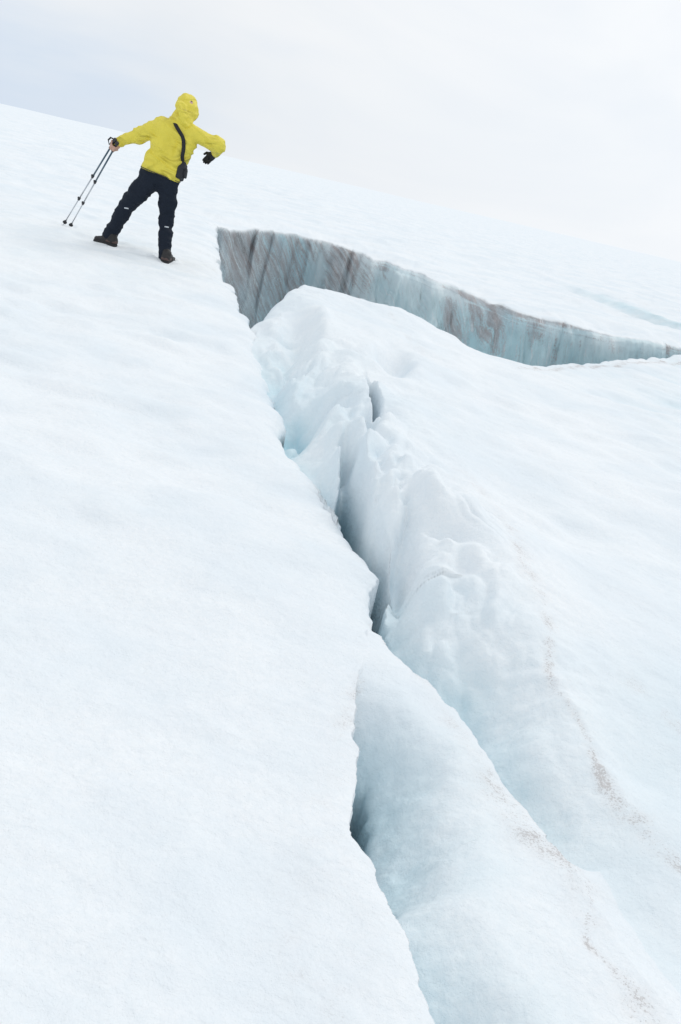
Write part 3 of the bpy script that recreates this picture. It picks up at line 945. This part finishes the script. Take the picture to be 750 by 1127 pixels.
t0_ = pc - side * .024; t1_ = t0_ + (hd * .6 - side * .75 + pal * .2) * .042; t2_ = t1_ + (hd * .85 - side * .3 + pal * .4) * .03
handR += [(t0_, t1_, .014, .012, .008), (t1_, t2_, .012, .0095, .005)]

# head with a face, turned slightly to the right and down
fw = np.array([0.35, 0.86, -0.36]); fw -= up * (fw @ up); fw /= np.linalg.norm(fw)
sd_ = np.cross(fw, up)
hc = head + fw * .01
def hp(r_, u, f_): return hc + sd_ * r_ + up * u + fw * f_
headp = [(hp(0, .035, -.02), hp(0, .02, .01), .088, .085, .02), (hp(0, -.02, .02), hp(0, -.065, .035), .068, .045, .03), (hp(0, -.085, .055), hp(0, -.09, .06), .022, .02, .03),
         (neck - up * .06, hp(0, -.05, -.02), .058, .055, .03),
         (hp(0, .012, .088), hp(0, -.028, .108), .009, .013, .01), (hp(-.014, -.032, .098), hp(.014, -.032, .098), .008, .008, .008),
         (hp(-.022, -.058, .088), hp(.022, -.058, .088), .007, .007, .006), (hp(-.020, -.070, .086), hp(.020, -.070, .086), .008, .008, .006),
         (hp(-.045, .022, .078), hp(-.015, .024, .088), .010, .010, .012), (hp(.045, .022, .078), hp(.015, .024, .088), .010, .010, .012),
         (hp(-.082, .02, .0), hp(-.080, -.03, .005), .012, .009, .008), (hp(.082, .02, .0), hp(.080, -.03, .005), .012, .009, .008)]
INW = np.array([0, .04, 0])
bodyp = headp + [(neck - up * .05, chest + INW, .06, .08, .03), (chest + INW, belly + INW, .085, .075, .03), (belly + INW, 0.5 * (hipL + hipR) + INW, .075, .075, .03),
                 (shL, shR, .05, .05, .05), (shL, elL, .036, .028), (elL, wrL, .026, .024), (shR, elR, .036, .028), (elR, wrR, .026, .024),
                 (hipL, kneeL, .07, .048, .03), (kneeL, ankL, .048, .034), (hipR, kneeR, .07, .048, .03), (kneeR, ankR, .048, .034),
                 (ankL, gL + np.array([.07, 0, .055]), .04, .035), (gL + np.array([.07, 0, .05]), gL + np.array([-.06, .0, .035]), .030, .018),
                 (ankR, gR + np.array([.0, .06, .055]), .04, .035), (gR + np.array([0, .06, .05]), gR + np.array([.02, .14, .04]), .030, .018)] + handL + handR
body = soft('body', bodyp, M_skin, person, .0052, k=.02, base=BASE)

def eye(sx):
    c_ = hp(sx * .031, .006, .070)
    return (c_, c_ + fw * .001, .0135, .0135, .001)
ey = soft('eye', [eye(-1)], M_wht, person, .004, base=BASE)
soft('eye', [eye(1)], M_wht, person, .004, base=BASE)
soft('hair', [(hp(0, .045, -.03), hp(0, .03, -.01), .078, .078), (hp(0, .06, .03), hp(0, .065, .04), .045, .04)], M_hair, person, .008,
     post=lambda x, y, z, D: D + .004 * fbm(x * 60, y * 60, z * 60, 2), base=BASE)

# jacket -----------------------------------------------------------
hA, hB = J(156, 184, -.05), J(196, 200.5, -.05)
hd_ = np.cross(hB - hA, np.array([0, 1.0, 0])); hd_ /= np.linalg.norm(hd_)
if hd_[2] > 0: hd_ = -hd_
hem_c = 0.5 * (hA + hB)
def wrinkle(x, y, z, D):
    # drag lines fan out from the armpit and run across the back
    s_ = (x - shL[0]) * .45 + (z - shL[2])
    f1 = 1 - np.abs(fbm(s_ * 11, x * 3.0, y * 2.5, 2)); f2 = fbm(x * 9, y * 9, z * 9, 3)
    D = D - 0.026 * (f1 - .6) - 0.010 * f2 + .018 * np.exp(-((prim_seg(x, y, z, shL + _R * -.01, shL + _R * .005 - _U * .15 , 0, 0)) / .018) ** 2)
    return D
def jpost(x, y, z, D):
    D = wrinkle(x, y, z, D)
    pl = (x - hem_c[0]) * hd_[0] + (y - hem_c[1]) * hd_[1] + (z - hem_c[2]) * hd_[2] + .006 * vnoise(x * 12, y * 12, z * 0)
    arm = prim_seg(x, y, z, shR, elR, .14, .14)
    return np.where(arm > 0, np.maximum(D, pl), D)
jp = [(J(169, 188, -.01), J(183, 146, .03), .128, .115, .06), (J(186, 196, .0), J(206, 155, .05), .118, .11, .06), (J(178, 186, .06), J(196, 146, .10), .13, .12, .06),
      (J(182, 141, .04), J(209, 148, .07), .085, .085, .05), (J(192, 137, .06), J(201, 137, .08), .075, .075, .05),
      (shL, elL, .090, .070, .03), (elL, J(133, 156, .03), .068, .054, .03), (J(133, 156, .03), J(130, 157.4, .02), .054, .048, .01),
      (shR, elR, .088, .078, .03), (J(239, 161.5, .07), J(238, 167, .17), .070, .050, .03), (J(222, 150, .08), J(241, 161, .09), .05, .060, .03)]
jacket = soft('jacket', jp, M_jack, person, .0068, k=.04, post=jpost, base=BASE)
def hpost(x, y, z, D):
    D = D - 0.016 * fbm(x * 11, y * 11, z * 11, 3)
    # open at the face; two folds on the back of the hood
    face = prim_seg(x, y, z, hp(0, .0, .10), hp(0, -.03, .25), .082, .12)
    D = np.maximum(D, -face)
    for a_, b_ in ((J(200.5, 114, -.04), J(210.5, 135, -.01)), (J(197, 125, -.02), J(206, 133, -.02))):
        g_ = prim_seg(x, y, z, a_, b_, .0, .0)
        D = D + 0.020 * np.exp(-(g_ / .022) ** 2)
    return D
hoodp = [(hp(-.02, .06, -.02), hp(.01, .02, .0), .104, .110, .02), (hp(0, .0, .01), hp(0, -.07, .0), .112, .102, .03), (hp(-.02, .11, .01), hp(.01, .10, .03), .055, .05, .02),
         (neck - up * .02, neck - up * .03 + _R * .02, .105, .10, .04), (J(199, 118, .0), J(202, 131, .0), .05, .06, .02)]
hood = soft('hood', hoodp, M_jack, jacket, .0068, k=.03, post=hpost, base=BASE)
# trim: hem cord round the bottom edge, found on the jacket surface
jf_prims = jp
def jval(P):
    D = 1.0
    for p in jf_prims:
        d = prim_seg(P[0], P[1], P[2], *p[:4]); kk_ = p[4]
        D = smin(D, d, kk_)
    return D
hem_pts = []
ux = (hB - hA) / np.linalg.norm(hB - hA); uy = np.cross(hd_, ux)
for i in range(40):
    a_ = 2 * math.pi * i / 40
    d_ = ux * math.cos(a_) + uy * math.sin(a_)
    t_ = .45
    while t_ > 0 and jval(hem_c + d_ * t_ - hd_ * .008) > .004: t_ -= .004
    hem_pts.append(hem_c + d_ * (t_ + .001) - hd_ * .006)
py_mesh('hem', [tube(hem_pts + hem_pts[:2], .0055, 6)], M_hem, jacket, BASE)

# trousers ---------------------------------------------------------
def tpost(x, y, z, D):
    f1 = 1 - np.abs(fbm(x * 7, y * 5, z * 17 + x * 5, 2))
    D = D - 0.012 * (f1 - .6) - .005 * fbm(x * 16, y * 16, z * 16, 2)
    return D
def lerp(a, b, t): return a + (b - a) * t
tl = [(J(167, 189, .02), J(187, 196, .02), .115, .112, .05),
      (J(170, 194, .01), lerp(hipL, kneeL, .55), .118, .108, .05), (lerp(hipL, kneeL, .55), kneeL, .108, .082, .03), (lerp(hipL, kneeL, .8) + _R * -.02, kneeL, .09, .075, .02),
      (kneeL, lerp(kneeL, ankL, .30), .074, .084, .02), (lerp(kneeL, ankL, .30), ankL, .084, .068, .02), (lerp(kneeL, ankL, .8), lerp(kneeL, ankL, 1.06), .078, .074, .015),
      (J(185, 199, .02), lerp(hipR, kneeR, .5), .105, .094, .05), (lerp(hipR, kneeR, .5), kneeR, .094, .072, .03), (lerp(hipR, kneeR, .86), lerp(hipR, kneeR, .94), .078, .077, .015),
      (kneeR, lerp(kneeR, ankR, .3), .066, .08, .02), (lerp(kneeR, ankR, .3), lerp(kneeR, ankR, .7), .08, .068, .02), (lerp(kneeR, ankR, .72), lerp(kneeR, ankR, 1.04), .064, .064, .02)]
trousers = soft('trousers', tl, M_trou, person, .0072, k=.04, post=tpost, base=BASE)
for kn, an, off in ((kneeL, ankL, .10), (kneeR, ankR, .08)):
    c_ = lerp(kn, an, off)
    t_ = 0.2
    D0 = lambda P: min(float(prim_seg(P[0], P[1], P[2], *p[:4])) for p in tl)
    vdir = (CAM - c_) / np.linalg.norm(CAM - c_)
    while t_ > 0 and D0(c_ + vdir * t_) > .006: t_ -= .003
    c_ = c_ + vdir * (t_ + .006) + _R * .01
    py_mesh('knee_emblem', [ribbon([c_ - _R * .024 + _U * .004, c_, c_ + _R * .02 - _U * .004], [vdir] * 3, .013, .003)], M_wht, trousers, BASE)

# boots ------------------------------------------------------------
def boot(g, toe, ank):
    sdv = np.cross(toe, [0, 0, 1.0]); zz = np.array([0, 0, 1.0])
    heel = g - toe * .02
    def P(t, s, u): return heel + toe * t + sdv * s + zz * u
    up_ = soft('boot', [(P(.02, 0, .06), P(.035, 0, .10), .043, .046, .03), (P(.035, 0, .10), ank, .046, .05, .02), (P(.02, 0, .052), P(.12, 0, .050), .038, .038, .03),
                        (P(.12, 0, .048), P(.215, .004, .040), .038, .028, .03)], M_boot, person, .006, k=.03, base=BASE,
               post=lambda x, y, z, D: np.maximum(D - .003 * fbm(x * 30, y * 30, z * 30, 2), (heel[2] + .022) - z))
    soft('sole', [(P(.012, -.01, .012), P(.10, -.012, .012), .038, .036, .01), (P(.012, .01, .012), P(.10, .012, .012), .038, .036, .01), (P(.10, 0, .012), P(.215, .004, .014), .046, .036, .01)],
         M_sole, up_, .006, k=.02, base=BASE, post=lambda x, y, z, D: np.maximum(np.maximum(D, z - (heel[2] + .034)), (heel[2] - .006) - z))
    soft('heel_patch', [(P(.01, -.010, .045), P(.085, -.010, .045), .037, .034, .02), (P(.01, .010, .045), P(.085, .010, .045), .037, .034, .02)], M_heel, up_, .006, k=.02, base=BASE,
         post=lambda x, y, z, D: np.maximum(np.maximum(D, z - (heel[2] + .066)), (heel[2] + .034) - z))
    soft('lace', [(P(.10, -.02, .105), P(.11, .02, .105), .004, .004), (P(.125, -.02, .094), P(.135, .02, .094), .004, .004), (P(.15, -.02, .084), P(.16, .02, .084), .004, .004)], M_blk, up_, .003, k=.002, base=BASE)
    return up_
tL = np.array([-1.0, .15, 0]); tL /= np.linalg.norm(tL)
tR = np.array([.15, 1.0, 0]); tR /= np.linalg.norm(tR)
boot(np.array([gL[0], gL[1], gL[2]]) - tL * .09, tL, ankL)
boot(np.array([gR[0], gR[1], gR[2]]), tR, ankR)

# glove over the right hand ---------------------------------------
glove = soft('glove', [p for p in handR] + [(wrR - hd * .02, wrR + hd * .03, .034, .032, .01)], M_glove, person, .0042, k=.01, grow=.002, base=BASE)
gs = pc - side * .035
py_mesh('glove_loop', [tube([gs, gs - side * .02 + hd * .03, gs - side * .035 + hd * .055, gs - side * .03 + hd * .075], .0025, 6)], M_blk, glove, BASE)

# shoulder bag -----------------------------------------------------
bagc = J(199.5, 189, -.02)
bagr = bpy.data.objects.new('camera_bag', None); sc.collection.objects.link(bagr); bagr.location = bagc
tag(bagr, 'small black camera bag at the hip of the yellow jacket, hung on a black strap', 'camera bag')
bu = _U * .97 + _R * .2; bu /= np.linalg.norm(bu); br = np.cross(np.array([0, 1.0, 0]), bu); br /= np.linalg.norm(br); bf = np.cross(bu, br)
def B(a_, b_, c_): return bagc + br * a_ + bu * b_ + bf * c_
def boxy(name, c, hx, hy, hz, rnd, mat, parent, extra=None):
    R3 = np.stack([br, bu, bf])
    def f(x, y, z):
        q = [(x - c[0]) * R3[i][0] + (y - c[1]) * R3[i][1] + (z - c[2]) * R3[i][2] for i in range(3)]
        d = [np.abs(q[0]) - hx + rnd, np.abs(q[1]) - hy + rnd, np.abs(q[2]) - hz + rnd]
        o_ = np.sqrt(sum(np.maximum(k, 0) ** 2 for k in d)) + np.minimum(np.maximum(np.maximum(d[0], d[1]), d[2]), 0) - rnd
        return o_ + .003 * fbm(x * 25, y * 25, z * 25, 2)
    m_ = max(hx, hy, hz) * 1.5 + .02
    V_, F_ = surf_net(f, c - m_, c + m_, .005)
    return link(name, mesh_from(name, V_ - bagc, F_), mat, parent)
boxy('pouch', bagc, .036, .085, .065, .018, M_bag, bagr)
boxy('flap', B(.006, .05, 0), .040, .045, .070, .018, M_bag, bagr)
boxy('side_pocket', B(.045, -.01, .0), .018, .045, .045, .012, M_bag, bagr)
boxy('buckle', B(.050, .03, .0), .010, .012, .014, .004, M_plas, bagr)
def grad(P):
    e = .004
    g = np.array([jval(P + np.eye(3)[i] * e) - jval(P - np.eye(3)[i] * e) for i in range(3)]); return g / (np.linalg.norm(g) + 1e-9)
def onto(P):
    for _ in range(14):
        P = P + grad(P) * -(jval(P) - .016)
    return P
back = [(192, 124.5), (193.5, 131), (196, 139), (199, 147), (201.5, 155), (202.8, 163), (202.3, 171), (200.8, 179), (199.8, 184)]
bk = densify(np.array(back, float), 3)
sp = [onto(J(a_, b_, -.14)) for a_, b_ in bk[2:-4]]
front = [(192, 127), (190, 134), (191, 150), (194, 165), (198, 178), (200.5, 183)]
fk = densify(np.array(front, float), 3)
fp = [onto(J(a_, b_, .34)) for a_, b_ in fk]
top = [onto(J(190.5, 127, .04)), onto(J(190, 126, .10)), onto(J(190.5, 126.5, .16))]
chain = [B(.02, .085, -.03)] + sp[::-1] + top + fp + [B(.02, .085, .03)]
chain = np.array(chain)
for _ in range(3): chain[1:-1] = (chain[:-2] + 2 * chain[1:-1] + chain[2:]) / 4
nr = [grad(p) for p in chain]
py_mesh('strap', [ribbon(list(chain), nr, .038, .004)], M_blk, bagr, bagc)

# trekking poles ---------------------------------------------------
def pole(g, off, t1, t2, label):
    root = bpy.data.objects.new('trekking_pole', None); sc.collection.objects.link(root); root.location = g
    tag(root, label, 'trekking pole', 'trekking poles held in the left hand')
    hold = G + off
    a = hold - g; Lh = np.linalg.norm(a); a /= Lh
    top_ = hold + a * .085
    def P(t): return g + a * t
    Lt = Lh + .085
    py_mesh('tip', [tube([P(-.02), P(.0), P(.03)], [.002, .004, .006], 8)], M_alu, root, g)
    py_mesh('tip_sleeve', [tube([P(.028), P(.03), P(.10), P(.11)], [.006, .009, .010, .006], 10)], M_plas, root, g)
    nrm_ = a; u = np.cross(a, [0, 1.0, 0]); u /= np.linalg.norm(u); v_ = np.cross(a, u)
    Vv, Ff = [], []
    n_ = 20
    for k_ in range(n_):
        an_ = 2 * math.pi * k_ / n_; r_ = .026 if k_ % 5 else .021
        for rr_, hh in ((.008, .060), (r_, .057), (r_, .054), (.008, .056)):
            Vv.append(P(hh) + rr_ * (math.cos(an_) * u + math.sin(an_) * v_))
    for k_ in range(n_):
        q = (k_ + 1) % n_
        for j in range(4): Ff.append((k_ * 4 + j, q * 4 + j, q * 4 + (j + 1) % 4, k_ * 4 + (j + 1) % 4))
    py_mesh('basket', [(Vv, Ff)], M_plas, root, g, smooth=False)
    c1, c2 = Lh * t1, Lh * t2
    py_mesh('lower_shaft', [tube([P(.09), P(c1)], .0065, 10)], M_alu, root, g)
    py_mesh('middle_shaft', [tube([P(c1 - .01), P(c2)], .0078, 10)], M_alu, root, g)
    py_mesh('upper_shaft', [tube([P(c2 - .01), P(Lh - .06)], .0092, 10)], M_blue, root, g)
    for c_ in (c1, c2):
        lk = py_mesh('lock', [tube([P(c_ - .024), P(c_ - .02), P(c_ + .02), P(c_ + .024)], [.009, .0145, .0145, .009], 10)], M_plas, root, g)
        py_mesh('lever', [tube([P(c_ - .016) + u * .015, P(c_) + u * .02, P(c_ + .018) + u * .016], [.004, .006, .004], 8)], M_plas, lk, g)
    py_mesh('grip', [tube([P(Lh - .075), P(Lh - .07), P(Lh - .02), P(Lh + .02), P(Lh + .06), P(Lh + .075), P(Lh + .095), P(Lh + .10)],
                          [.011, .0165, .0145, .016, .0145, .022, .020, .008], 12)], M_plas, root, g)
    s0 = P(Lh + .075)
    py_mesh('strap', [ribbon([s0 + u * .015, s0 + u * .05 - a * .02, s0 + u * .06 - a * .08, s0 + u * .03 - a * .12, s0 + u * .012 - a * .06], [v_] * 5, .018, .002)], M_blk, root, g)
    return root
PS = 1 if (e2 @ _R) < 0 else -1
pole(gT1, -e1 * .004 + e2 * .020 * PS, .35, .63, 'trekking pole with blue upper shaft, its tip planted farther left')
pole(gT2, -e1 * .004 - e2 * .020 * PS, .33, .60, 'trekking pole with blue upper shaft, its tip planted nearer the boot')
